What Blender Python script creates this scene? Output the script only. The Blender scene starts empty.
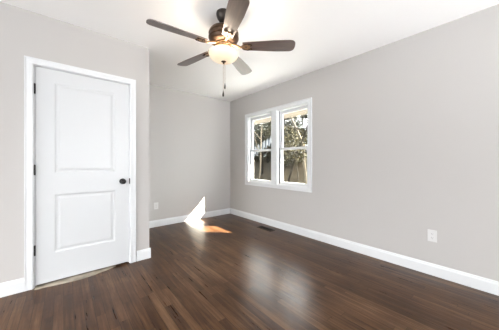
import bpy, bmesh, math, random
from mathutils import Vector, Matrix
import numpy as np

SC = bpy.context.scene
COL = SC.collection
PI = math.pi

# ------------------------------------------------------------------ camera
F_PX, CX, CY = 220.0, 249.5, 162.3
YAW = math.atan(186 / 220)
EYE = 1.15
cam_data = bpy.data.cameras.new('camera')
cam_data.sensor_width = 36.0
cam_data.lens = F_PX * 36.0 / 499.0
cam_data.shift_y = -(165.0 - CY) / 499.0
cam_data.clip_start = 0.02
cam = bpy.data.objects.new('camera', cam_data)
COL.objects.link(cam)
cam.location = (0, 0, EYE)
cam.rotation_euler = (PI / 2, 0, -YAW)
SC.camera = cam

# ------------------------------------------------------------------ world, sun, fill lights, exposure
SC.view_settings.view_transform = 'Standard'
SC.view_settings.look = 'None'
SC.view_settings.exposure = 0.45
SC.view_settings.gamma = 1.0
SC.view_settings.use_curve_mapping = False
SC.cycles.use_denoising = True
SC.cycles.max_bounces = 12
SC.cycles.diffuse_bounces = 8
SC.cycles.transparent_max_bounces = 24
SC.cycles.sample_clamp_indirect = 6.0

SKY = 18.0
world = bpy.data.worlds.new('sky')
SC.world = world
world.use_nodes = True
wn = world.node_tree
for n in list(wn.nodes):
    wn.nodes.remove(n)
w_tc = wn.nodes.new('ShaderNodeTexCoord')
w_sep = wn.nodes.new('ShaderNodeSeparateXYZ')
w_ramp = wn.nodes.new('ShaderNodeValToRGB')
w_bg = wn.nodes.new('ShaderNodeBackground')
w_out = wn.nodes.new('ShaderNodeOutputWorld')
w_ramp.color_ramp.elements[0].position = 0.0
w_ramp.color_ramp.elements[0].color = (0.42, 0.43, 0.44, 1)
w_ramp.color_ramp.elements[1].position = 0.85
w_ramp.color_ramp.elements[1].color = (0.20, 0.27, 0.38, 1)
for pos, c in ((0.25, (0.97, 0.98, 1.0, 1)), (0.58, (0.95, 0.98, 1.0, 1))):
    w_ramp.color_ramp.elements.new(pos).color = c
wn.links.new(w_tc.outputs['Generated'], w_sep.inputs[0])
wn.links.new(w_sep.outputs['Z'], w_ramp.inputs[0])
wn.links.new(w_ramp.outputs[0], w_bg.inputs[0])
w_bg.inputs[1].default_value = SKY
wn.links.new(w_bg.outputs[0], w_out.inputs[0])

sun_data = bpy.data.lights.new('sun', 'SUN')
sun_data.energy = 125.0
sun_data.color = (1.0, 0.90, 0.76)
sun_data.angle = math.radians(0.53)
sun = bpy.data.objects.new('sun', sun_data)
COL.objects.link(sun)
sun.rotation_euler = Vector((-1, 1, -1)).to_track_quat('-Z', 'Y').to_euler()
sun.location = (12, -8, 12)


def fill_light(name, loc, direction, sx, sy, watts, color, spread=180):
    d = bpy.data.lights.new(name, 'AREA')
    d.shape = 'RECTANGLE'
    d.size, d.size_y = sx, sy
    d.energy = watts
    d.color = color
    d.spread = math.radians(spread)
    o = bpy.data.objects.new(name, d)
    COL.objects.link(o)
    o.location = loc
    o.rotation_euler = Vector(direction).to_track_quat('-Z', 'Y').to_euler()
    return o


# added fill lights, set in invented openings behind and left of the camera
fill_light('side_fill_light', (-3.32, 1.1, 1.45), (1, 0, 1.3), 2.6, 1.4, 4, (0.97, 0.98, 1.0), 125)
fill_light('front_fill_light', (1.35, -2.72, 1.45), (0.14, 1, 0.36), 2.6, 1.4, 18, (0.97, 0.98, 1.0), 58)

# ------------------------------------------------------------------ helpers


def at(px, py, X):
    """point on the plane x = X seen at a photo pixel (used only to measure the place)"""
    fwd = Vector((math.sin(YAW), math.cos(YAW), 0))
    rt = Vector((math.cos(YAW), -math.sin(YAW), 0))
    d = fwd + rt * ((px - CX) / F_PX) - Vector((0, 0, 1)) * ((py - CY) / F_PX)
    return Vector((0, 0, EYE)) + d * (X / d.x)


class Shape:
    """collects geometry and links it as ONE mesh object"""

    def __init__(self):
        self.bm = bmesh.new()

    def box(self, lo, hi, bevel=0.0, seg=2):
        lo, hi = Vector(lo), Vector(hi)
        r = bmesh.ops.create_cube(self.bm, size=1.0)
        c = (lo + hi) / 2
        s = hi - lo
        for v in r['verts']:
            v.co = Vector((v.co.x * s.x, v.co.y * s.y, v.co.z * s.z)) + c
        if bevel > 0:
            edges = list({e for v in r['verts'] for e in v.link_edges})
            bmesh.ops.bevel(self.bm, geom=edges, offset=bevel, segments=seg, affect='EDGES', profile=0.5, clamp_overlap=True)
        return self

    def lathe(self, prof, c=(0, 0, 0), seg=40, close=True, axis='Z'):
        c = Vector(c)
        rings = []
        for r, z in prof:
            ring = []
            if r < 1e-6:
                ring = [self._v(c, 0, 0, z, axis)]
            else:
                for k in range(seg):
                    a = 2 * PI * k / seg
                    ring.append(self._v(c, r * math.cos(a), r * math.sin(a), z, axis))
            rings.append(ring)
        for A, B in zip(rings, rings[1:]):
            self._bridge(A, B)
        return self

    def _v(self, c, x, y, z, axis):
        if axis == 'Z':
            p = Vector((x, y, z))
        elif axis == 'Y':
            p = Vector((x, z, y))
        else:
            p = Vector((z, x, y))
        return self.bm.verts.new(c + p)

    def _bridge(self, A, B):
        n = max(len(A), len(B))
        for k in range(n):
            a0, a1 = A[k % len(A)], A[(k + 1) % len(A)]
            b0, b1 = B[k % len(B)], B[(k + 1) % len(B)]
            vs = []
            for v in (a0, a1, b1, b0):
                if v not in vs:
                    vs.append(v)
            if len(vs) >= 3:
                try:
                    self.bm.faces.new(vs)
                except ValueError:
                    pass

    def tube(self, path, radii, seg=8):
        path = [Vector(p) for p in path]
        if not hasattr(radii, '__len__'):
            radii = [radii] * len(path)
        rings = []
        prev = None
        for i, p in enumerate(path):
            t = (path[min(i + 1, len(path) - 1)] - path[max(i - 1, 0)]).normalized()
            u = prev if prev is not None else (Vector((0, 0, 1)) if abs(t.z) < .9 else Vector((1, 0, 0)))
            u = (u - t * u.dot(t)).normalized()
            prev = u
            w = t.cross(u)
            rings.append([self.bm.verts.new(p + (u * math.cos(2 * PI * k / seg) + w * math.sin(2 * PI * k / seg)) * radii[i]) for k in range(seg)])
        for A, B in zip(rings, rings[1:]):
            self._bridge(A, B)
        self.bm.faces.new(rings[0])
        self.bm.faces.new(rings[-1])
        return self

    def prism(self, poly, z0, z1, M=None, bevel=0.0):
        """closed polygon in x,y extruded from z0 to z1, then moved by M"""
        M = M or Matrix.Identity(4)
        a = [self.bm.verts.new(M @ Vector((x, y, z0))) for x, y in poly]
        b = [self.bm.verts.new(M @ Vector((x, y, z1))) for x, y in poly]
        f0 = self.bm.faces.new(a)
        f1 = self.bm.faces.new(b)
        n = len(poly)
        for k in range(n):
            self.bm.faces.new((a[k], a[(k + 1) % n], b[(k + 1) % n], b[k]))
        if bevel > 0:
            bmesh.ops.bevel(self.bm, geom=list(f0.edges) + list(f1.edges), offset=bevel, segments=2, affect='EDGES', clamp_overlap=True)
        return self

    def sweep(self, prof, p0, p1, out, up=(0, 0, 1)):
        """profile (d outwards, h upwards) carried from p0 to p1"""
        p0, p1, out, up = Vector(p0), Vector(p1), Vector(out), Vector(up)
        A = [self.bm.verts.new(p0 + out * d + up * h) for d, h in prof]
        B = [self.bm.verts.new(p1 + out * d + up * h) for d, h in prof]
        n = len(prof)
        for k in range(n):
            self.bm.faces.new((A[k], A[(k + 1) % n], B[(k + 1) % n], B[k]))
        self.bm.faces.new(A)
        self.bm.faces.new(B)
        return self

    def build(self, name, mat, parent=None, smooth=None, loc=None):
        me = bpy.data.meshes.new(name)
        bmesh.ops.recalc_face_normals(self.bm, faces=self.bm.faces[:])
        if smooth:
            for f in self.bm.faces:
                f.smooth = True
        self.bm.to_mesh(me)
        self.bm.free()
        if smooth and smooth is not True:
            me.set_sharp_from_angle(angle=math.radians(smooth))
        me.materials.append(mat)
        o = bpy.data.objects.new(name, me)
        COL.objects.link(o)
        if loc is not None:
            o.location = loc
        if parent is not None:
            o.parent = parent
        return o


def thing(name, label, cat, loc=(0, 0, 0), group=None, kind=None, rz=0.0):
    o = bpy.data.objects.new(name, None)
    o.empty_display_size = 0.1
    COL.objects.link(o)
    o.location = loc
    o.rotation_euler = (0, 0, rz)
    tag(o, label, cat, group, kind)
    return o


def tag(o, label=None, cat=None, group=None, kind=None):
    for k, v in (('label', label), ('category', cat), ('group', group), ('kind', kind)):
        if v:
            o[k] = v
    return o


def copy_tree(o, parent=None):
    c = o.copy()
    COL.objects.link(c)
    c.parent = parent
    for ch in o.children:
        copy_tree(ch, c)
    return c


# ------------------------------------------------------------------ materials


def mat(name, color, rough=0.5, metal=0.0, spec=0.5, coat=0.0, noise=0.0, nscale=20.0, bump=0.0, bscale=200.0):
    m = bpy.data.materials.new(name)
    m.use_nodes = True
    nt = m.node_tree
    b = nt.nodes['Principled BSDF']
    b.inputs['Base Color'].default_value = (*color, 1)
    b.inputs['Roughness'].default_value = rough
    b.inputs['Metallic'].default_value = metal
    b.inputs['Specular IOR Level'].default_value = spec
    b.inputs['Coat Weight'].default_value = coat
    tc = nt.nodes.new('ShaderNodeTexCoord')
    if noise > 0:
        tx = nt.nodes.new('ShaderNodeTexNoise')
        tx.inputs['Scale'].default_value = nscale
        tx.inputs['Detail'].default_value = 5
        nt.links.new(tc.outputs['Object'], tx.inputs['Vector'])
        rp = nt.nodes.new('ShaderNodeValToRGB')
        rp.color_ramp.elements[0].position = 0.3
        rp.color_ramp.elements[1].position = 0.7
        rp.color_ramp.elements[0].color = (*[c * (1 - noise) for c in color], 1)
        rp.color_ramp.elements[1].color = (*[min(1, c * (1 + noise)) for c in color], 1)
        nt.links.new(tx.outputs['Fac'], rp.inputs[0])
        nt.links.new(rp.outputs[0], b.inputs['Base Color'])
    if bump > 0:
        t2 = nt.nodes.new('ShaderNodeTexNoise')
        t2.inputs['Scale'].default_value = bscale
        t2.inputs['Detail'].default_value = 3
        nt.links.new(tc.outputs['Object'], t2.inputs['Vector'])
        bp = nt.nodes.new('ShaderNodeBump')
        bp.inputs['Strength'].default_value = bump
        bp.inputs['Distance'].default_value = 0.002
        nt.links.new(t2.outputs['Fac'], bp.inputs['Height'])
        nt.links.new(bp.outputs[0], b.inputs['Normal'])
    return m


def floor_material():
    m = bpy.data.materials.new('dark_stained_oak_strips')
    m.use_nodes = True
    nt = m.node_tree
    N, L = nt.nodes, nt.links
    b = N['Principled BSDF']

    def math_(op, a, bb=None, c=None):
        n = N.new('ShaderNodeMath')
        n.operation = op
        for i, v in enumerate((a, bb, c)):
            if v is None:
                continue
            if isinstance(v, (int, float)):
                n.inputs[i].default_value = v
            else:
                L.new(v, n.inputs[i])
        return n.outputs[0]

    tc = N.new('ShaderNodeTexCoord')
    sp = N.new('ShaderNodeSeparateXYZ')
    L.new(tc.outputs['Object'], sp.inputs[0])
    x, y = sp.outputs['X'], sp.outputs['Y']
    PW, PL = 0.061, 0.9
    rowf = math_('DIVIDE', x, PW)
    row = math_('FLOOR', rowf)
    w1 = N.new('ShaderNodeTexWhiteNoise')
    w1.noise_dimensions = '1D'
    L.new(row, w1.inputs['W'])
    yy = math_('ADD', math_('DIVIDE', y, PL), math_('MULTIPLY', w1.outputs['Value'], 7.3))
    idx = math_('FLOOR', yy)
    cb = N.new('ShaderNodeCombineXYZ')
    L.new(row, cb.inputs[0])
    L.new(idx, cb.inputs[1])
    w2 = N.new('ShaderNodeTexWhiteNoise')
    w2.noise_dimensions = '2D'
    L.new(cb.outputs[0], w2.inputs['Vector'])
    rnd = w2.outputs['Value']
    # grain, running along the boards, shifted board by board
    gv = N.new('ShaderNodeCombineXYZ')
    L.new(math_('MULTIPLY', x, 42.0), gv.inputs[0])
    L.new(math_('MULTIPLY', y, 2.6), gv.inputs[1])
    L.new(math_('MULTIPLY', rnd, 40.0), gv.inputs[2])
    gn = N.new('ShaderNodeTexNoise')
    gn.inputs['Scale'].default_value = 1.0
    gn.inputs['Detail'].default_value = 6
    gn.inputs['Roughness'].default_value = 0.6
    L.new(gv.outputs[0], gn.inputs['Vector'])
    # blotchy wear
    bn = N.new('ShaderNodeTexNoise')
    bn.inputs['Scale'].default_value = 2.3
    bn.inputs['Detail'].default_value = 4
    L.new(tc.outputs['Object'], bn.inputs['Vector'])
    tone = math_('ADD', math_('ADD', math_('MULTIPLY', rnd, 0.16), math_('MULTIPLY', gn.outputs['Fac'], 0.62)), math_('MULTIPLY', bn.outputs['Fac'], 0.40))
    rp = N.new('ShaderNodeValToRGB')
    e = rp.color_ramp.elements
    e[0].position = 0.36
    e[0].color = (0.024, 0.011, 0.006, 1)
    e[1].position = 0.84
    e[1].color = (0.155, 0.088, 0.046, 1)
    k = e.new(0.52)
    k.color = (0.042, 0.0180, 0.0076, 1)
    k = e.new(0.64)
    k.color = (0.076, 0.036, 0.0160, 1)
    L.new(tone, rp.inputs[0])
    # gaps between boards
    fx = math_('FRACT', rowf)
    fy = math_('FRACT', yy)
    gx = math_('LESS_THAN', fx, 0.042)
    gy = math_('LESS_THAN', fy, 0.0022)
    gap = math_('MAXIMUM', gx, gy)
    mx = N.new('ShaderNodeMix')
    mx.data_type = 'RGBA'
    L.new(math_('MULTIPLY', gap, 0.85), mx.inputs['Factor'])
    L.new(rp.outputs[0], mx.inputs['A'])
    mx.inputs['B'].default_value = (0.008, 0.005, 0.004, 1)
    L.new(mx.outputs['Result'], b.inputs['Base Color'])
    ro = N.new('ShaderNodeMapRange')
    L.new(gn.outputs['Fac'], ro.inputs['Value'])
    ro.inputs['To Min'].default_value = 0.21
    ro.inputs['To Max'].default_value = 0.40
    L.new(ro.outputs[0], b.inputs['Roughness'])
    b.inputs['Specular IOR Level'].default_value = 0.22
    # cupped boards and a little grain relief
    cup = math_('MULTIPLY', math_('POWER', math_('ABSOLUTE', math_('SUBTRACT', fx, 0.5)), 2.0), -0.8)
    un = N.new('ShaderNodeTexNoise')
    un.inputs['Scale'].default_value = 9.0
    un.inputs['Detail'].default_value = 2
    L.new(tc.outputs['Object'], un.inputs['Vector'])
    hgt = math_('ADD', math_('ADD', cup, math_('MULTIPLY', gn.outputs['Fac'], 0.30)), math_('ADD', math_('MULTIPLY', un.outputs['Fac'], 0.9), math_('MULTIPLY', gap, 0.0)))
    bp = N.new('ShaderNodeBump')
    bp.inputs['Strength'].default_value = 0.5
    bp.inputs['Distance'].default_value = 0.0022
    L.new(hgt, bp.inputs['Height'])
    L.new(bp.outputs[0], b.inputs['Normal'])
    return m


def glass_material(name, haze=0.0):
    m = bpy.data.materials.new(name)
    m.use_nodes = True
    nt = m.node_tree
    N, L = nt.nodes, nt.links
    N.remove(N['Principled BSDF'])
    out = [n for n in N if n.type == 'OUTPUT_MATERIAL'][0]
    tr = N.new('ShaderNodeBsdfTransparent')
    tr.inputs[0].default_value = (0.95, 0.97, 0.96, 1)
    gl = N.new('ShaderNodeBsdfGlossy')
    gl.inputs['Roughness'].default_value = 0.02
    lw = N.new('ShaderNodeLayerWeight')
    lw.inputs['Blend'].default_value = 0.5
    pw = N.new('ShaderNodeMath')
    pw.operation = 'POWER'
    pw.inputs[1].default_value = 5.0
    L.new(lw.outputs['Facing'], pw.inputs[0])
    fr = N.new('ShaderNodeMath')
    fr.operation = 'MULTIPLY_ADD'
    fr.inputs[1].default_value = 0.96
    fr.inputs[2].default_value = 0.04
    L.new(pw.outputs[0], fr.inputs[0])
    mx = N.new('ShaderNodeMixShader')
    L.new(fr.outputs[0], mx.inputs[0])
    L.new(tr.outputs[0], mx.inputs[1])
    L.new(gl.outputs[0], mx.inputs[2])
    L.new(mx.outputs[0], out.inputs[0])
    return m


def screen_material():
    m = bpy.data.materials.new('insect_screen_mesh')
    m.use_nodes = True
    nt = m.node_tree
    N, L = nt.nodes, nt.links
    N.remove(N['Principled BSDF'])
    out = [n for n in N if n.type == 'OUTPUT_MATERIAL'][0]
    tr = N.new('ShaderNodeBsdfTransparent')
    df = N.new('ShaderNodeBsdfDiffuse')
    df.inputs[0].default_value = (0.025, 0.024, 0.022, 1)
    mx = N.new('ShaderNodeMixShader')
    mx.inputs[0].default_value = 0.25
    L.new(tr.outputs[0], mx.inputs[1])
    L.new(df.outputs[0], mx.inputs[2])
    L.new(mx.outputs[0], out.inputs[0])
    return m


def leaf_material(name, c0, c1):
    m = bpy.data.materials.new(name)
    m.use_nodes = True
    nt = m.node_tree
    N, L = nt.nodes, nt.links
    b = N['Principled BSDF']
    g = N.new('ShaderNodeNewGeometry')
    rp = N.new('ShaderNodeValToRGB')
    rp.color_ramp.elements[0].color = (*c0, 1)
    rp.color_ramp.elements[1].color = (*c1, 1)
    L.new(g.outputs['Random Per Island'], rp.inputs[0])
    L.new(rp.outputs[0], b.inputs['Base Color'])
    b.inputs['Roughness'].default_value = 0.6
    b.inputs['Specular IOR Level'].default_value = 0.06
    return m


def blade_material():
    m = bpy.data.materials.new('walnut_fan_blade')
    m.use_nodes = True
    nt = m.node_tree
    N, L = nt.nodes, nt.links
    b = N['Principled BSDF']
    tc = N.new('ShaderNodeTexCoord')
    mp = N.new('ShaderNodeMapping')
    mp.inputs['Scale'].default_value = (3, 45, 3)
    tx = N.new('ShaderNodeTexNoise')
    tx.inputs['Scale'].default_value = 1.5
    tx.inputs['Detail'].default_value = 6
    L.new(tc.outputs['Object'], mp.inputs[0])
    L.new(mp.outputs[0], tx.inputs['Vector'])
    rp = N.new('ShaderNodeValToRGB')
    rp.color_ramp.elements[0].position = 0.3
    rp.color_ramp.elements[1].position = 0.75
    rp.color_ramp.elements[0].color = (0.034, 0.016, 0.012, 1)
    rp.color_ramp.elements[1].color = (0.105, 0.055, 0.042, 1)
    L.new(tx.outputs['Fac'], rp.inputs[0])
    L.new(rp.outputs[0], b.inputs['Base Color'])
    b.inputs['Roughness'].default_value = 0.40
    b.inputs['Specular IOR Level'].default_value = 1.0
    b.inputs['Coat Weight'].default_value = 0.6
    b.inputs['Coat Roughness'].default_value = 0.36
    b.inputs['Coat IOR'].default_value = 1.6
    return m


def bowl_material():
    m = bpy.data.materials.new('lit_alabaster_glass')
    m.use_nodes = True
    nt = m.node_tree
    N, L = nt.nodes, nt.links
    b = N['Principled BSDF']
    tc = N.new('ShaderNodeTexCoord')
    tx = N.new('ShaderNodeTexNoise')
    tx.inputs['Scale'].default_value = 9
    tx.inputs['Detail'].default_value = 4
    L.new(tc.outputs['Object'], tx.inputs['Vector'])
    rp = N.new('ShaderNodeValToRGB')
    rp.color_ramp.elements[0].position = 0.3
    rp.color_ramp.elements[1].position = 0.7
    rp.color_ramp.elements[0].color = (1.0, 0.70, 0.42, 1)
    rp.color_ramp.elements[1].color = (1.0, 0.82, 0.58, 1)
    L.new(tx.outputs['Fac'], rp.inputs[0])
    b.inputs['Base Color'].default_value = (0.55, 0.49, 0.40, 1)
    b.inputs['Roughness'].default_value = 0.25
    L.new(rp.outputs[0], b.inputs['Emission Color'])
    b.inputs['Emission Strength'].default_value = 0.50
    return m


M_WALL = mat('greige_wall_paint', (0.455, 0.441, 0.427), 0.75, spec=0.3, bump=0.06, bscale=260)
M_CEIL = mat('white_ceiling_paint', (0.93, 0.93, 0.925), 0.85, spec=0.25, bump=0.08, bscale=180)
M_TRIM = mat('white_trim_paint', (0.64, 0.655, 0.665), 0.32, spec=0.5)
M_DOOR = mat('white_door_paint', (0.56, 0.575, 0.585), 0.36, spec=0.5, bump=0.03, bscale=120)
M_FLOOR = floor_material()
M_RAW = mat('bare_worn_wood', (0.33, 0.285, 0.23), 0.75, noise=0.4, nscale=9)
M_BLACK = mat('black_oil_rubbed_metal', (0.018, 0.017, 0.017), 0.34, metal=0.6)
M_BRONZE = mat('aged_bronze', (0.075, 0.045, 0.028), 0.42, metal=0.7, noise=0.25, nscale=30)
M_DARKBR = mat('dark_bronze', (0.035, 0.028, 0.024), 0.38, metal=0.7)
M_BRASS = mat('antique_brass', (0.34, 0.22, 0.12), 0.38, metal=0.9)
M_BLADE = blade_material()
M_BOWL = bowl_material()
M_BULB = mat('frosted_bulb', (0.9, 0.88, 0.84), 0.4)
M_PLATE = mat('white_outlet_plastic', (0.60, 0.60, 0.59), 0.35)
M_SLOT = mat('dark_slot', (0.03, 0.03, 0.03), 0.6)
M_VENT = mat('dark_brown_register', (0.018, 0.013, 0.010), 0.5, metal=0.3)
M_VENTIN = mat('register_black_inside', (0.008, 0.008, 0.008), 0.8)
M_GLASS = glass_material('window_glass')
M_SCREEN = screen_material()
M_GASKET = mat('dark_weatherstrip', (0.03, 0.03, 0.028), 0.6)
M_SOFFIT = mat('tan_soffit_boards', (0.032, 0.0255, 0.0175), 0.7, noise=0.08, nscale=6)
M_ROOF = mat('roof_shingle', (0.10, 0.095, 0.09), 0.9, noise=0.3, nscale=20)
M_SIDING = mat('exterior_siding', (0.55, 0.54, 0.50), 0.8)
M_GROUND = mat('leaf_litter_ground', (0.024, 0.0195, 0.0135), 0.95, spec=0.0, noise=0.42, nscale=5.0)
M_BOUNCE = mat('bounce_concrete', (0.72, 0.70, 0.66), 0.85, noise=0.06, nscale=5)  # pale tone for the added bounce slabs outside
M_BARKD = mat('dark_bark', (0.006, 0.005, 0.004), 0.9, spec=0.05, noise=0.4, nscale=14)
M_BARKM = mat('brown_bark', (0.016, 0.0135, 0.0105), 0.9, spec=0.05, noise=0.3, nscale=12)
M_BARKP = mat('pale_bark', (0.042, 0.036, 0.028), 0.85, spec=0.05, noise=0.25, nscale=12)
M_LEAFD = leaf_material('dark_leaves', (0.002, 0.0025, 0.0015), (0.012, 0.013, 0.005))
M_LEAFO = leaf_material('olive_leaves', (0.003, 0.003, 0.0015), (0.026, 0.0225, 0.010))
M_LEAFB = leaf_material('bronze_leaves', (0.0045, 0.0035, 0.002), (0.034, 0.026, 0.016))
M_SHED = mat('white_painted_metal', (0.075, 0.075, 0.073), 0.6, spec=0.1)
M_SHEDW = mat('weathered_shed_boards', (0.16, 0.13, 0.10), 0.85, noise=0.3, nscale=8)

# ------------------------------------------------------------------ the room
XR, YD, YB, XC = 2.876, 2.805, 4.075, 0.790     # right wall, closet wall, back wall, closet corner
XL, YF, H = -3.2, -2.6, 2.52                  # left wall, front wall, ceiling
T = 0.14
# window opening in the right wall
WY0, WY1, WZ0, WZ1 = 2.000, 3.462, 0.757, 2.066
# door opening in the closet wall
DX0, DX1, DZ = -0.212, 0.584, 2.046


def struct(o, label=None, cat=None):
    return tag(o, label, cat, kind='structure')


fl = Shape().box((XL - T, YF - T, -0.12), (XR + T, YB + T, 0.0)).build('floor', M_FLOOR)
struct(fl, 'dark brown stained oak strip floor with a glossy finish', 'floor')
ce = Shape().box((XL - T, YF - T, H), (XR + T, YB + T, H + 0.15)).build('ceiling', M_CEIL)
struct(ce, 'plain white painted ceiling above the fan', 'ceiling')


def wall_with_hole(name, axis, p0, p1, a0, a1, hole, label):
    """wall slab between p0 and p1 on its normal axis, a0..a1 along, with one opening (u0,u1,z0,z1)"""
    s = Shape()
    u0, u1, z0, z1 = hole

    def bx(ua, ub, za, zb):
        if ub - ua < 1e-4 or zb - za < 1e-4:
            return
        if axis == 'x':
            s.box((p0, ua, za), (p1, ub, zb))
        else:
            s.box((ua, p0, za), (ub, p1, zb))
    bx(a0, u0, 0, H)
    bx(u1, a1, 0, H)
    bx(u0, u1, 0, z0)
    bx(u0, u1, z1, H)
    o = s.build(name, M_WALL)
    bmw = bmesh.new()
    bmw.from_mesh(o.data)
    bmesh.ops.remove_doubles(bmw, verts=bmw.verts, dist=1e-5)
    bmw.to_mesh(o.data)
    bmw.free()
    return struct(o, label, 'wall')


wall_with_hole('wall_right', 'x', XR, XR + T, YF - T, YB + T, (WY0, WY1, WZ0, WZ1), 'greige wall with the double window in it')
struct(Shape().box((XC - 0.11, YB, 0), (XR, YB + T, H)).build('wall_back', M_WALL), 'greige far wall with sun on its lower part', 'wall')
wall_with_hole('wall_closet', 'y', YD, YD + 0.11, XL, XC, (DX0, DX1, 0.0, DZ), 'greige closet wall around the white door')
struct(Shape().box((XC - 0.11, YD + 0.11, 0), (XC, YB, H)).build('wall_closet_side', M_WALL), 'side of the closet beside the far wall', 'wall')
wall_with_hole('wall_front', 'y', YF - T, YF, XL - T, XR, (0.0, 2.7, 0.7, 2.2), 'greige wall behind the viewer')  # opening added for the front fill light
wall_with_hole('wall_left', 'x', XL - T, XL, YF, YB + T, (-0.25, 2.45, 0.7, 2.2), 'greige wall at the left of the viewer')  # opening added for the side fill light
struct(Shape().box((XL, YB, 0), (XC - 0.11, YB + T, H)).build('wall_closet_back', M_WALL), 'back wall inside the closet', 'wall')

# baseboards -------------------------------------------------------
BB = [(0, 0), (0.014, 0), (0.014, 0.088), (0.0125, 0.096), (0.009, 0.103), (0.0075, 0.112), (0.0045, 0.117), (0, 0.118)]


def baseboard(name, runs, label):
    s = Shape()
    for p0, p1, out in runs:
        s.sweep(BB, p0, p1, out)
    struct(s.build(name, M_TRIM), label, 'baseboard')


baseboard('baseboard_right', [((XR, YF, 0), (XR, YB, 0), (-1, 0, 0))], 'white baseboard along the window wall')
baseboard('baseboard_back', [((XC, YB, 0), (XR - 0.014, YB, 0), (0, -1, 0))], 'white baseboard along the far wall')
baseboard('baseboard_closet', [((XL, YD, 0), (-0.268, YD, 0), (0, -1, 0))], 'white baseboard left of the closet door')
baseboard('baseboard_corner', [((0.648, YD, 0), (XC + 0.014, YD, 0), (0, -1, 0)), ((XC, YD, 0), (XC, YB - 0.014, 0), (1, 0, 0))], 'short white baseboard wrapping the closet corner')

# ------------------------------------------------------------------ closet door
door = thing('door_1', 'white two-panel closet door with black knob and hinges', 'door', (0, YD, 0), kind='structure')
# slab with two moulded panels
DFX0, DFX1, DFZ0, DFZ1 = -0.198, 0.571, 0.020, 2.032
FACE, BACK = 0.004, 0.038        # door face y (relative to wall face), door back


def door_slab():
    s = Shape()
    bm = s.bm
    panels = [(-0.068, 0.438, 1.045, 1.912), (-0.068, 0.438, 0.285, 0.845)]
    xs = [DFX0, panels[0][0], panels[0][1], DFX1]
    zs = [DFZ0, panels[1][2], panels[1][3], panels[0][2], panels[0][3], DFZ1]
    g = {}
    for i, x in enumerate(xs):
        for j, z in enumerate(zs):
            g[i, j] = bm.verts.new((x, FACE, z))
    for i in range(3):
        for j in range(5):
            vs = (g[i, j], g[i + 1, j], g[i + 1, j + 1], g[i, j + 1])
            if i == 1 and j in (1, 3):
                # ovolo sticking down into a flat sunk border, then a raised field
                steps = [(0.006, 0.001), (0.013, 0.0045), (0.023, 0.006), (0.033, 0.0048), (0.045, 0.0022)]
                x0, x1, z0, z1 = xs[1], xs[2], zs[j], zs[j + 1]
                prev = list(vs)
                for ins, dep in steps:
                    cur = [bm.verts.new((x, FACE + dep, z)) for x, z in ((x0 + ins, z0 + ins), (x1 - ins, z0 + ins), (x1 - ins, z1 - ins), (x0 + ins, z1 - ins))]
                    for k in range(4):
                        bm.faces.new((prev[k], prev[(k + 1) % 4], cur[(k + 1) % 4], cur[k]))
                    prev = cur
                bm.faces.new(prev)
            else:
                bm.faces.new(vs)
    # edges and back
    ring = [g[i, 0] for i in range(4)] + [g[3, j] for j in range(1, 6)] + [g[i, 5] for i in (2, 1, 0)] + [g[0, j] for j in (4, 3, 2, 1)]
    back = [bm.verts.new((v.co.x, BACK, v.co.z)) for v in ring]
    n = len(ring)
    for k in range(n):
        bm.faces.new((ring[k], ring[(k + 1) % n], back[(k + 1) % n], back[k]))
    bm.faces.new(back)
    return s.build('door_slab', M_DOOR, door)


door_slab()
CAS = [(0, 0), (0.011, 0), (0.016, 0.006), (0.018, 0.014), (0.015, 0.020), (0.013, 0.046), (0.016, 0.056), (0.016, 0.061), (0, 0.061)]


def casing(profile, inner, z_bottom, name, parent, sill=False, axis='y', width=0.061):
    """mitred frame: profile (proud, across) swept round the inner rectangle (u0,u1,z0,z1)"""
    u0, u1, z0, z1 = inner
    s = Shape()
    bm = s.bm

    def P(u, z, d):
        return Vector((u, -d, z)) if axis == 'y' else Vector((-d, u, z))
    if sill:
        corners = [(u0, z0, -1, -1), (u1, z0, 1, -1), (u1, z1, 1, 1), (u0, z1, -1, 1)]
        closed = True
    else:
        corners = [(u0, z_bottom, -1, 0), (u0, z1, -1, 1), (u1, z1, 1, 1), (u1, z_bottom, 1, 0)]
        closed = False
    rings = [[bm.verts.new(P(u + du * a, z + dz * a, d)) for d, a in profile] for u, z, du, dz in corners]
    pairs = list(zip(rings, rings[1:])) + ([(rings[-1], rings[0])] if closed else [])
    for A, B in pairs:
        n = len(A)
        for k in range(n):
            bm.faces.new((A[k], A[(k + 1) % n], B[(k + 1) % n], B[k]))
    if not closed:
        bm.faces.new(rings[0])
        bm.faces.new(rings[-1])
    return s.build(name, M_TRIM, parent)


casing(CAS, (-0.207, 0.579, 0, 2.040), 0.0, 'door_casing', door)
jb = Shape()
jb.box((DX0, 0.0, 0), (-0.2015, 0.11, 2.0365)).box((0.5745, 0.0, 0), (DX1, 0.11, 2.0365)).box((DX0, 0.0, 2.0355), (DX1, 0.11, DZ))
jb.box((-0.2015, 0.040, 0), (-0.190, 0.075, 2.0355)).box((0.563, 0.040, 0), (0.5745, 0.075, 2.0355)).box((-0.19, 0.040, 2.024), (0.563, 0.075, 2.0355))
jb.build('door_jamb', M_TRIM, door)
for z in (1.824, 1.080, 0.342):
    h = Shape().lathe([(0, -0.050), (0.0035, -0.049), (0.0035, -0.046), (0.0065, -0.0455), (0.0065, 0.0455), (0.0035, 0.046), (0.0035, 0.049), (0, 0.050)], (-0.2005, -0.004, z), 16)
    h.box((-0.207, -0.0012, z - 0.044), (-0.196, 0.0038, z + 0.044))
    h.build('hinge', M_BLACK, door, smooth=40)
kn = Shape().lathe([(0, -0.066), (0.010, -0.0655), (0.019, -0.062), (0.0255, -0.055), (0.0275, -0.047), (0.0255, -0.039), (0.019, -0.032), (0.0125, -0.028), (0.0115, -0.018), (0.0115, -0.004)], (0.507, 0, 0.937), 32, axis='Y').build('door_knob', M_BLACK, door, smooth=True)
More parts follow.
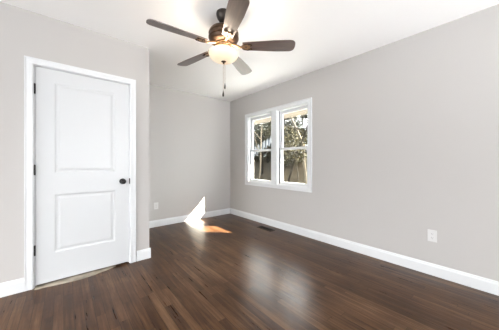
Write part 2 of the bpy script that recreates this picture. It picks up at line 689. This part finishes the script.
kr = Shape().lathe([(0, -0.0085), (0.020, -0.0085), (0.028, -0.006), (0.032, -0.001), (0.032, 0.0042), (0, 0.0042)], (0.507, 0, 0.937), 32, axis='Y').build('knob_rosette', M_BLACK, kn, smooth=40)
Shape().box((0.5715, -0.0165, 0.905), (0.5790, 0.004, 0.968), 0.001).build('strike_plate', M_BLACK, door)

# worn pale wood at the door sill, with its ragged front edge
thr_poly = [(-0.2, 0.09), (-0.2, -0.040), (-0.17, -0.052), (-0.11, -0.056), (-0.05, -0.068), (0.02, -0.074), (0.08, -0.084), (0.14, -0.086), (0.20, -0.080), (0.25, -0.070), (0.29, -0.052), (0.34, -0.040), (0.39, -0.018), (0.44, 0.004), (0.46, 0.09)]
th = Shape().prism(thr_poly, 0.0, 0.003, Matrix.Translation((0, YD, 0))).build('trim_1', M_RAW)
struct(th, 'pale bare wood strip of floor under the closet door', 'threshold')

# ------------------------------------------------------------------ double window
win = thing('window_1', 'white double hung twin window with trees behind the glass', 'window', (XR, 0, 0), kind='structure')
WC = [(0, 0), (0.012, 0), (0.016, 0.006), (0.015, 0.018), (0.014, 0.05), (0.018, 0.058), (0.018, 0.066), (0, 0.066)]
casing(WC, (WY0, WY1, WZ0, WZ1), 0, 'window_casing', win, sill=True, axis='x')
Shape().box((-0.015, 2.648, WZ0 - 0.002), (0.13, 2.776, WZ1 + 0.002), 0.002).build('mullion', M_TRIM, win)
for ya, yb, sa, sb in ((WY0, 2.648, 2.014, 2.634), (2.776, WY1, 2.792, 3.438)):
    fr = Shape()
    fr.box((-0.002, ya, WZ0), (0.13, sa, WZ1)).box((-0.002, sb, WZ0), (0.13, yb, WZ1))
    fr.box((-0.002, ya, WZ0), (0.13, yb, WZ0 + 0.012)).box((-0.002, ya, WZ1 - 0.012), (0.13, yb, WZ1))
    if yb == WY1:
        fr.box((-0.001, sb - 0.010, WZ0), (0.030, sb, WZ1))
    fr.build('window_frame', M_TRIM, win)
    Shape().box((0.0325, sb - 0.012, WZ0 + 0.012), (0.0365, sb, WZ1 - 0.012)).build('jamb_channel', M_GASKET, win)
    for nm, x0, x1, z0, z1, bot, top in (('lower_sash', 0.040, 0.072, WZ0 + 0.010, 1.400, 0.042, 0.038), ('upper_sash', 0.078, 0.110, 1.366, WZ1 - 0.010, 0.036, 0.052)):
        st = 0.040
        a, b_ = sa + 0.002, sb - 0.002
        s = Shape()
        s.box((x0, a, z0), (x1, a + st, z1), 0.003).box((x0, b_ - st, z0), (x1, b_, z1), 0.003)
        s.box((x0, a + st - .004, z0), (x1, b_ - st + .004, z0 + bot), 0.003).box((x0, a + st - .004, z1 - top), (x1, b_ - st + .004, z1), 0.003)
        sash = s.build(nm, M_TRIM, win)
        xm = (x0 + x1) / 2
        Shape().box((xm - 0.002, a + st - 0.006, z0 + bot - 0.006), (xm + 0.002, b_ - st + 0.006, z1 - top + 0.006)).build('glass_pane', M_GLASS, sash)
        if nm == 'lower_sash':
            Shape().box((x0 - 0.014, (a + b_) / 2 - 0.03, z1 - 0.012), (x0 + 0.004, (a + b_) / 2 + 0.03, z1 + 0.006), 0.004).build('sash_lock', M_TRIM, sash)
    sc = Shape().box((0.118, sa + 0.002, WZ0 + 0.012), (0.126, sa + 0.02, 1.39)).box((0.118, sb - 0.02, WZ0 + 0.012), (0.126, sb - 0.002, 1.39)).box((0.118, sa + 0.02, WZ0 + 0.012), (0.126, sb - 0.02, WZ0 + 0.03)).box((0.118, sa + 0.02, 1.372), (0.126, sb - 0.02, 1.39)).build('screen_frame', M_TRIM, win)
    g = Shape()
    v = [g.bm.verts.new(p) for p in ((0.122, sa + 0.02, WZ0 + 0.03), (0.122, sb - 0.02, WZ0 + 0.03), (0.122, sb - 0.02, 1.372), (0.122, sa + 0.02, 1.372))]
    g.bm.faces.new(v)
    g.build('insect_screen', M_SCREEN, sc)

# ------------------------------------------------------------------ outside: eaves, ground
ZE = 2.180
eav = Shape().box((XR + T, -4.0, ZE), (3.985, 9.0, ZE + 0.02)).box((3.95, -4.0, ZE + 0.001), (3.985, 9.0, ZE + 0.16)).build('trim_2', M_SOFFIT)
struct(eav, 'tan board eave outside above the window', 'eave')
roof = Shape().box((XL - T, -4.0, ZE + 0.50), (4.02, 9.0, ZE + 0.55)).box((XL - 1.2, -5.6, 2.36), (3.6, YF - T, 2.42)).build('roof', M_ROOF)  # second slab is unseen, added to keep sun out of the front opening
struct(roof, 'house roof over the room with an added sun-blocking slab in front', 'roof')


def terrain_z(x, y):
    t = min(max((x - 5.6) / 3.9, 0), 1)
    t = t * t * (3 - 2 * t)
    return -0.35 + 1.75 * t + 0.06 * math.sin(1.3 * x + 0.7 * y) + 0.04 * math.sin(2.9 * y - x)


g = Shape()
nx, ny = 60, 90
gv = [[g.bm.verts.new((XR + T + 0.01 + i * 0.42, -8 + j * 0.4, terrain_z(XR + T + i * 0.42, -8 + j * 0.4))) for j in range(ny)] for i in range(nx)]
for i in range(nx - 1):
    for j in range(ny - 1):
        g.bm.faces.new((gv[i][j], gv[i + 1][j], gv[i + 1][j + 1], gv[i][j + 1]))
gr = g.build('ground', M_GROUND, smooth=True)
struct(gr, 'leaf covered bank rising outside the window', 'ground')

pv = Shape()
for k in range(9):
    pv.box((XR + T + 0.02, -3.6 + k * 1.2, -0.5), (5.7, -3.6 + k * 1.2 + 1.185, -0.20), 0.008)
struct(pv.build('path', M_BOUNCE), 'unseen pale concrete slabs added outside to bounce sun indoors', 'path')  # added reflector, out of view: throws sunlight up through the window to the ceiling

# ------------------------------------------------------------------ trees and shrubs beyond the window
rng = random.Random(11)


def leaf_mesh(name, m, parent, blobs, n, size, seed):
    r = np.random.default_rng(seed)
    w = np.array([b[3] * b[4] * b[5] for b in blobs])
    w = w / w.sum()
    pick = r.choice(len(blobs), n, p=w)
    B = np.array(blobs)[pick]
    d = r.normal(size=(n, 3))
    d /= np.linalg.norm(d, axis=1)[:, None]
    rad = r.uniform(0.15, 1, n)[:, None] ** 0.45
    c = B[:, :3] + d * rad * B[:, 3:6]
    a = r.normal(size=(n, 3)) + np.array([0, 0, -0.3])
    a /= np.linalg.norm(a, axis=1)[:, None]
    b = np.cross(a, r.normal(size=(n, 3)))
    b /= np.linalg.norm(b, axis=1)[:, None]
    L = size * r.uniform(0.6, 1.3, n)[:, None]
    Wd = L * 0.24
    up = np.cross(a, b)
    v = np.stack([c, c + a * L * 0.45 + b * Wd + up * L * .06, c + a * L, c + a * L * 0.45 - b * Wd + up * L * .06], 1).reshape(-1, 3)
    me = bpy.data.meshes.new(name)
    me.vertices.add(4 * n)
    me.vertices.foreach_set('co', v.ravel())
    me.loops.add(4 * n)
    me.loops.foreach_set('vertex_index', np.arange(4 * n))
    me.polygons.add(n)
    me.polygons.foreach_set('loop_start', np.arange(n) * 4)
    me.polygons.foreach_set('loop_total', np.full(n, 4))
    me.update()
    me.validate()
    me.materials.append(m)
    o = bpy.data.objects.new(name, me)
    COL.objects.link(o)
    o.parent = parent
    return o


def tree(label, pts, r0, bark, leaf=None, n=0, size=0.1, blobs=(), branches=0, seed=1, cat='tree', name='garden_tree'):
    """pts: world points of the trunk from the ground up; blobs relative to the base"""
    base = Vector(pts[0])
    base.z = terrain_z(base.x, base.y) - 0.05
    t = thing(name, label, cat, base)
    r = random.Random(seed)
    path = [Vector((0, 0, 0))] + [Vector(p) - base for p in pts[1:]]
    full = []
    for A, B in zip(path, path[1:]):
        for k in range(4):
            full.append(A.lerp(B, k / 4) + (Vector((r.uniform(-1, 1), r.uniform(-1, 1), 0)) * r0 * 0.35 if k else Vector()))
    full.append(path[-1])
    s = Shape()
    n_ = len(full)
    s.tube(full, [r0 * (1 - 0.72 * i / (n_ - 1)) for i in range(n_)], 9)
    s.build('trunk', bark, t, smooth=True)
    for b in range(branches):
        i = r.randint(n_ // 3, n_ - 2)
        p = full[i]
        a = r.uniform(0, 2 * PI)
        ln = r.uniform(0.7, 1.4)
        q = [p, p + Vector((math.cos(a) * .4, math.sin(a) * .4, .3)) * ln, p + Vector((math.cos(a) * .8, math.sin(a) * .8, .8)) * ln]
        Shape().tube(q, [r0 * .4, r0 * .28, r0 * .1], 6).build('branch', bark, t, smooth=True)
    if leaf:
        leaf_mesh('foliage', leaf, t, list(blobs), n, size, seed)
    return t


def up(p, dz):
    return (p[0], p[1], p[2] + dz)


# pale slim trees standing close to the house
a0, a1, a2 = at(307.5, 182, 6.2), at(303.5, 146, 6.2), at(291, 116, 6.2)
tree('slim pale trunked tree leaning past the right sashes', [a0, a1, a2, (a2.x + .1, a2.y + .5, a2.z + 1.3)], 0.058, M_BARKP, M_LEAFO, 160, 0.10,
     [(0.0, .9, 2.6, .6, .6, .3)], 3, 21, name='pale_tree')
b0, b1, b2 = at(299, 168, 7.0), at(295, 146, 7.0), at(292, 128, 7.0)
tree('thin brown sapling standing left of the pale trunk in the right sashes', [b0, b1, b2, at(299, 100, 7.0)], 0.026, M_BARKM, None, branches=3, seed=22, name='sapling')
c0, c1 = at(279, 181, 5.6), at(297.5, 151, 5.6)
tree('dark trunk leaning to the right in the right lower sash', [c0, c1, at(312, 118, 5.8)], 0.05, M_BARKD, M_LEAFO, 700, 0.085,
     [(-0.1, -.75, 2.0, .45, .7, .45)], 2, 23, name='leaning_tree')
d0 = at(262, 178, 7.6)
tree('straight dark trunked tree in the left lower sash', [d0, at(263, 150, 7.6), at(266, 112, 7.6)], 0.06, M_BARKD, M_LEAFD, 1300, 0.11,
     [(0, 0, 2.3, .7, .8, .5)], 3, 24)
e0 = at(259, 172, 6.2)
tree('pale thin branching trunk crossing both left sashes', [e0, at(261, 140, 6.2), at(263, 112, 6.2)], 0.04, M_BARKP, None, branches=4, seed=25, name='pale_tree')

# leafy evergreens on the bank
green = [
    # px, X, dark?, height, spread, label
    (247, 8.6, M_LEAFD, 2.4, 1.5, 'dark evergreen shrub behind the left edge of the left sash'),
    (268, 8.8, M_LEAFO, 2.0, 1.2, 'olive leaved shrub behind the left meeting rail'),
    (276, 10.2, M_LEAFD, 3.2, 1.7, 'dark evergreen tree behind the white mullion between the two sashes'),
    (286, 8.4, M_LEAFO, 2.0, 1.2, 'olive leaved shrub at the left of the right upper sash'),
    (293, 10.4, M_LEAFB, 3.5, 1.9, 'bronze leaved tree at the top of the right upper sash'),
    (303, 9.8, M_LEAFD, 3.0, 1.5, 'dark evergreen tree at the right edge of the right sash'),
]
for i, (px, X, lm, hh, sp, lab) in enumerate(green):
    p = at(px, 165, X)
    gz = terrain_z(p.x, p.y)
    base = Vector((p.x, p.y, gz))
    bl = [(0, 0, hh * .66, sp * .8, sp, hh * .34), (rng.uniform(-.3, .3), rng.uniform(-.6, .6), hh * .28, sp * .8, sp * .95, hh * .28)]
    for k in range(3):
        a = rng.uniform(0, 2 * PI)
        bl.append((math.cos(a) * sp * .6, math.sin(a) * sp * .7, hh * rng.uniform(.4, .85), sp * .45, sp * .5, hh * .2))
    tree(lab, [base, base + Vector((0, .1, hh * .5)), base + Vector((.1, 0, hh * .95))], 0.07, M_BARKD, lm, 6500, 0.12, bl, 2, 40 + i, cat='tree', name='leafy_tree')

# low white ribbed roof seen through the left upper sash
shed = thing('shed', 'small shed with a white ribbed sloping roof beyond the left sash', 'shed', (0, 0, 0))
fl_, fr_ = at(252, 157, 6.6), at(277, 139.5, 6.6)
bl_, br_ = at(252, 150, 7.5), at(277, 131.5, 7.5)
org = Vector((7.0, (fl_.y + fr_.y) / 2, terrain_z(7.0, (fl_.y + fr_.y) / 2)))
shed.location = org
s = Shape()
NC = 72
top, bot = [], []
for j in range(NC + 1):
    t_ = j / NC
    f_, b_ = fl_.lerp(fr_, t_) - org, bl_.lerp(br_, t_) - org
    dz = 0.06 * math.sin(2 * PI * t_ * 8)
    top.append((s.bm.verts.new(f_ + Vector((0, 0, dz))), s.bm.verts.new(b_ + Vector((0, 0, dz)))))
    bot.append((s.bm.verts.new(f_ + Vector((0, 0, dz - .015))), s.bm.verts.new(b_ + Vector((0, 0, dz - .015)))))
for j in range(NC):
    s.bm.faces.new((top[j][0], top[j + 1][0], top[j + 1][1], top[j][1]))
    s.bm.faces.new((bot[j][0], bot[j + 1][0], bot[j + 1][1], bot[j][1]))
    s.bm.faces.new((top[j][0], top[j + 1][0], bot[j + 1][0], bot[j][0]))
    s.bm.faces.new((top[j][1], top[j + 1][1], bot[j + 1][1], bot[j][1]))
s.build('shed_roof', M_SHED, shed)
ws = Shape()
for t_ in (0.04, 0.96):
    f_, b_ = fl_.lerp(fr_, t_) - org, bl_.lerp(br_, t_) - org
    for q in (f_.lerp(b_, .1), f_.lerp(b_, .9)):
        Shape().box((q.x - .04, q.y - .04, -0.3), (q.x + .04, q.y + .04, q.z - 0.04)).build('post', M_SHEDW, shed)

# ------------------------------------------------------------------ ceiling fan
FX, FY = 1.123, 1.6955
fan = thing('ceiling_fan', 'five blade bronze and walnut ceiling fan with a lit glass bowl', 'ceiling fan', (FX, FY, H))
Z = lambda z: z - H


def prof(pts):
    return [(r, Z(z)) for r, z in pts]


Shape().lathe(prof([(0, H), (0.066, H), (0.068, 2.508), (0.066, 2.490), (0.058, 2.466), (0.042, 2.442), (0.026, 2.430), (0.0, 2.428)]), seg=40).build('canopy', M_DARKBR, fan, smooth=40)
Shape().lathe(prof([(0, 2.432), (0.0125, 2.432), (0.0125, 2.395), (0.026, 2.392), (0.028, 2.375), (0, 2.374)]), seg=24).build('downrod', M_DARKBR, fan, smooth=40)
Shape().lathe(prof([(0, 2.382), (0.040, 2.381), (0.085, 2.374), (0.118, 2.360), (0.133, 2.342), (0.137, 2.330), (0.137, 2.322), (0.132, 2.318), (0.132, 2.300), (0.138, 2.296), (0.138, 2.284),
                    (0.131, 2.278), (0.127, 2.262), (0.112, 2.246), (0.085, 2.236), (0, 2.234)]), seg=56).build('motor_housing', M_BRONZE, fan, smooth=35)
Shape().lathe(prof([(0, 2.236), (0.074, 2.236), (0.078, 2.232), (0.078, 2.222), (0.062, 2.218), (0.060, 2.212), (0.068, 2.206), (0.070, 2.198), (0.062, 2.192), (0, 2.190)]), seg=56).build('light_fitter', M_BRASS, fan, smooth=35)
for k in range(3):                                               # arms that carry the open glass bowl
    a = math.radians(20 + 120 * k)
    ca, sa = math.cos(a), math.sin(a)
    Shape().tube([(0.060 * ca, 0.060 * sa, Z(2.201)), (0.105 * ca, 0.105 * sa, Z(2.198)), (0.138 * ca, 0.138 * sa, Z(2.178)), (0.1395 * ca, 0.1395 * sa, Z(2.146))], 0.004, 8).build('bowl_arm', M_BRASS, fan, smooth=True)
for k in range(2):                                               # the bulbs in the bowl
    a = math.radians(75 + 180 * k)
    Shape().lathe([(0, -0.060), (0.016, -0.056), (0.024, -0.042), (0.024, -0.028), (0.014, -0.010), (0.012, 0.0), (0, 0.0)], (0.055 * math.cos(a), 0.055 * math.sin(a), Z(2.194)), 20).build('bulb', M_BULB, fan, smooth=True)
lamp = bpy.data.lights.new('bulb_light', 'POINT')
lamp.energy = 18
lamp.color = (1.0, 0.86, 0.70)
lamp.shadow_soft_size = 0.09
lo_ = bpy.data.objects.new('bulb_light', lamp)
COL.objects.link(lo_)
lo_.parent = fan
lo_.location = (0, 0, Z(2.150))
bowl_prof = [(0.136, 2.156), (0.1375, 2.148), (0.135, 2.134), (0.127, 2.117), (0.113, 2.101), (0.093, 2.088), (0.067, 2.079), (0.034, 2.074), (0.0, 2.073)]
bp_ = prof(bowl_prof) + prof([(0.0, 2.077), (0.034, 2.078), (0.065, 2.083), (0.091, 2.092), (0.110, 2.104), (0.124, 2.119), (0.1315, 2.135), (0.134, 2.148), (0.133, 2.156)])
Shape().lathe(bp_ + [bp_[0]], seg=56).build('glass_bowl', M_BOWL, fan, smooth=60)
Shape().lathe(prof([(0, 2.052), (0.005, 2.053), (0.0085, 2.058), (0.0065, 2.064), (0.014, 2.068), (0.024, 2.074), (0.027, 2.079), (0, 2.081)]), seg=28).build('finial', M_BRONZE, fan, smooth=50)

# one blade, pointing along +x from the axis
BZ = 2.212


def blade_outline():
    pts = []
    r0, r1 = 0.175, 0.652
    hw = lambda r: 0.046 + 0.021 * min(1, (r - r0) / 0.30)
    for k in range(11):
        r = r0 + (r1 - 0.052 - r0) * k / 10
        pts.append((r, -hw(r)))
    for k in range(1, 12):
        a = -PI / 2 + PI * k / 12
        ca, sa = math.cos(a), math.sin(a)
        pts.append((r1 - 0.052 + 0.052 * abs(ca) ** 0.75, 0.067 * (1 if sa > 0 else -1) * abs(sa) ** 0.75))
    for k in range(10, -1, -1):
        r = r0 + (r1 - 0.052 - r0) * k / 10
        pts.append((r, hw(r)))
    return pts


def make_blade(phi):
    R_ = Matrix.Rotation(phi, 4, 'Z')
    pit = Matrix.Rotation(math.radians(-13), 4, 'X')
    base = Matrix.Translation((0, 0, Z(BZ)))
    b = Shape().prism(blade_outline(), -0.003, 0.003, pit, 0.0015).build('blade', M_BLADE, fan, loc=(0, 0, Z(BZ)))
    b.rotation_euler = (0, 0, phi)
    # forked iron: arm from the motor, plate under the blade root, scrolled fork
    s = Shape()
    s.tube([(0.080, 0, 0.020), (0.115, 0, 0.006), (0.150, 0, -0.008), (0.185, 0, -0.008)], [0.013, 0.0115, 0.010, 0.009], 10)
    plate = [(0.165, -0.016), (0.190, -0.034), (0.222, -0.040), (0.252, -0.034), (0.262, -0.020), (0.244, -0.016), (0.236, 0), (0.244, 0.016), (0.262, 0.020), (0.252, 0.034), (0.222, 0.040), (0.190, 0.034), (0.165, 0.016)]
    s.prism(plate, -0.0085, -0.0032, pit, 0.001)
    iron = s.build('blade_iron', M_BRASS, b, smooth=40)
    for x, y in ((0.205, 0.0), (0.232, 0.026), (0.232, -0.026)):
        q = pit @ Vector((x, y, -0.0085))
        Shape().lathe([(0, -0.004), (0.004, -0.0035), (0.0065, -0.001), (0.0065, 0.001), (0, 0.001)], q, 14).build('screw', M_DARKBR, b, smooth=50)
    rim = Shape()
    for sg in (-1, 1):
        arc = [pit @ Vector((x, y * sg, -0.010)) for x, y in ((0.168, 0.015), (0.192, 0.033), (0.222, 0.039), (0.250, 0.034), (0.260, 0.022), (0.250, 0.016), (0.240, 0.020))]
        rim.tube(arc, 0.0038, 8)
    rim.build('scroll', M_DARKBR, b, smooth=True)


for k in range(5):
    make_blade(math.radians(-41.6 + 72 * k))
# pull chains with fobs
for dx, dy, z1 in ((0.010, -0.006, 1.822), (-0.002, 0.004, 1.752)):
    ch = Shape()
    zz = 2.062
    ch.tube([(dx * .4, dy * .4, Z(2.070)), (dx, dy, Z(2.03)), (dx, dy, Z(z1 + .05))], 0.0012, 6)
    while zz > z1 + 0.055:
        bmesh.ops.create_icosphere(ch.bm, subdivisions=1, radius=0.0022, matrix=Matrix.Translation((dx, dy, Z(zz))))
        zz -= 0.0062
    c = ch.build('pull_chain', M_BRASS, fan, smooth=True)
    Shape().lathe(prof([(0, z1 + .056), (0.003, z1 + .054), (0.0042, z1 + .045), (0.0075, z1 + .028), (0.0085, z1 + .012), (0.006, z1 + .003), (0, z1)]), (dx, dy, 0), 16).build('chain_fob', M_DARKBR, c, smooth=60)

# ------------------------------------------------------------------ wall outlets (built facing -y, on a wall at y=0)


def make_outlet(loc, rz, label):
    o = thing('wall_outlet', label, 'outlet', loc, rz=rz)
    Shape().box((-0.0375, -0.006, -0.060), (0.0375, 0.0, 0.060), 0.0028).build('faceplate', M_PLATE, o)
    for z in (0.0195, -0.0195):
        outl = [(0.0165 * math.cos(a) if abs(math.cos(a)) < .999 else 0.0165 * math.cos(a), max(-0.0125, min(0.0125, 0.0175 * math.sin(a)))) for a in [2 * PI * k / 28 for k in range(28)]]
        M = Matrix.Translation((0, 0, z)) @ Matrix.Rotation(PI / 2, 4, 'X')
        r = Shape().prism(outl, 0.004, 0.0078, M).build('receptacle', M_PLATE, o)
        for x, hgt in ((-0.0062, 0.0085), (0.0062, 0.007)):
            Shape().box((x - 0.0011, -0.0082, z + 0.001 - hgt / 2 + .002), (x + 0.0011, -0.0070, z + 0.001 + hgt / 2 + .002)).build('slot', M_SLOT, r)
        Shape().lathe([(0, -0.0082), (0.0024, -0.0082), (0.0024, -0.0070), (0, -0.0070)], (0, 0, z - 0.0075), 12, axis='Y').build('slot', M_SLOT, r)
    Shape().lathe([(0, -0.0075), (0.003, -0.007), (0.0034, -0.005), (0, -0.005)], (0, 0, 0), 12, axis='Y').build('plate_screw', M_PLATE, o)
    return o


make_outlet((XR, 0.510, 0.400), PI / 2 + PI, 'white duplex outlet on the window wall above the baseboard')
make_outlet((1.262, YB, 0.372), 0, 'white duplex outlet on the far wall beside the closet corner')

# ------------------------------------------------------------------ floor register
vent = thing('floor_vent', 'dark brown floor register set in the boards below the window', 'vent', (2.672, 2.725, 0))
vx, vy = 0.062, 0.165
s = Shape()
s.box((-vx, -vy, 0), (-vx + .018, vy, 0.006), .001).box((vx - .018, -vy, 0), (vx, vy, 0.006), .001)
s.box((-vx + .018, -vy, 0), (vx - .018, -vy + .018, 0.006), .001).box((-vx + .018, vy - .018, 0), (vx - .018, vy, 0.006), .001)
s.build('vent_frame', M_VENT, vent)
Shape().box((-vx + .018, -vy + .018, 0), (vx - .018, vy - .018, 0.001)).build('vent_well', M_VENTIN, vent)
sl = Shape()
for k in range(20):
    y = -vy + .026 + k * (2 * vy - .052) / 19
    sl.box((-vx + .016, y - .0022, 0.001), (vx - .016, y + .0022, 0.005))
sl.box((-.002, -vy + .016, 0.001), (.002, vy - .016, 0.0052))
sl.build('grille', M_VENT, vent)
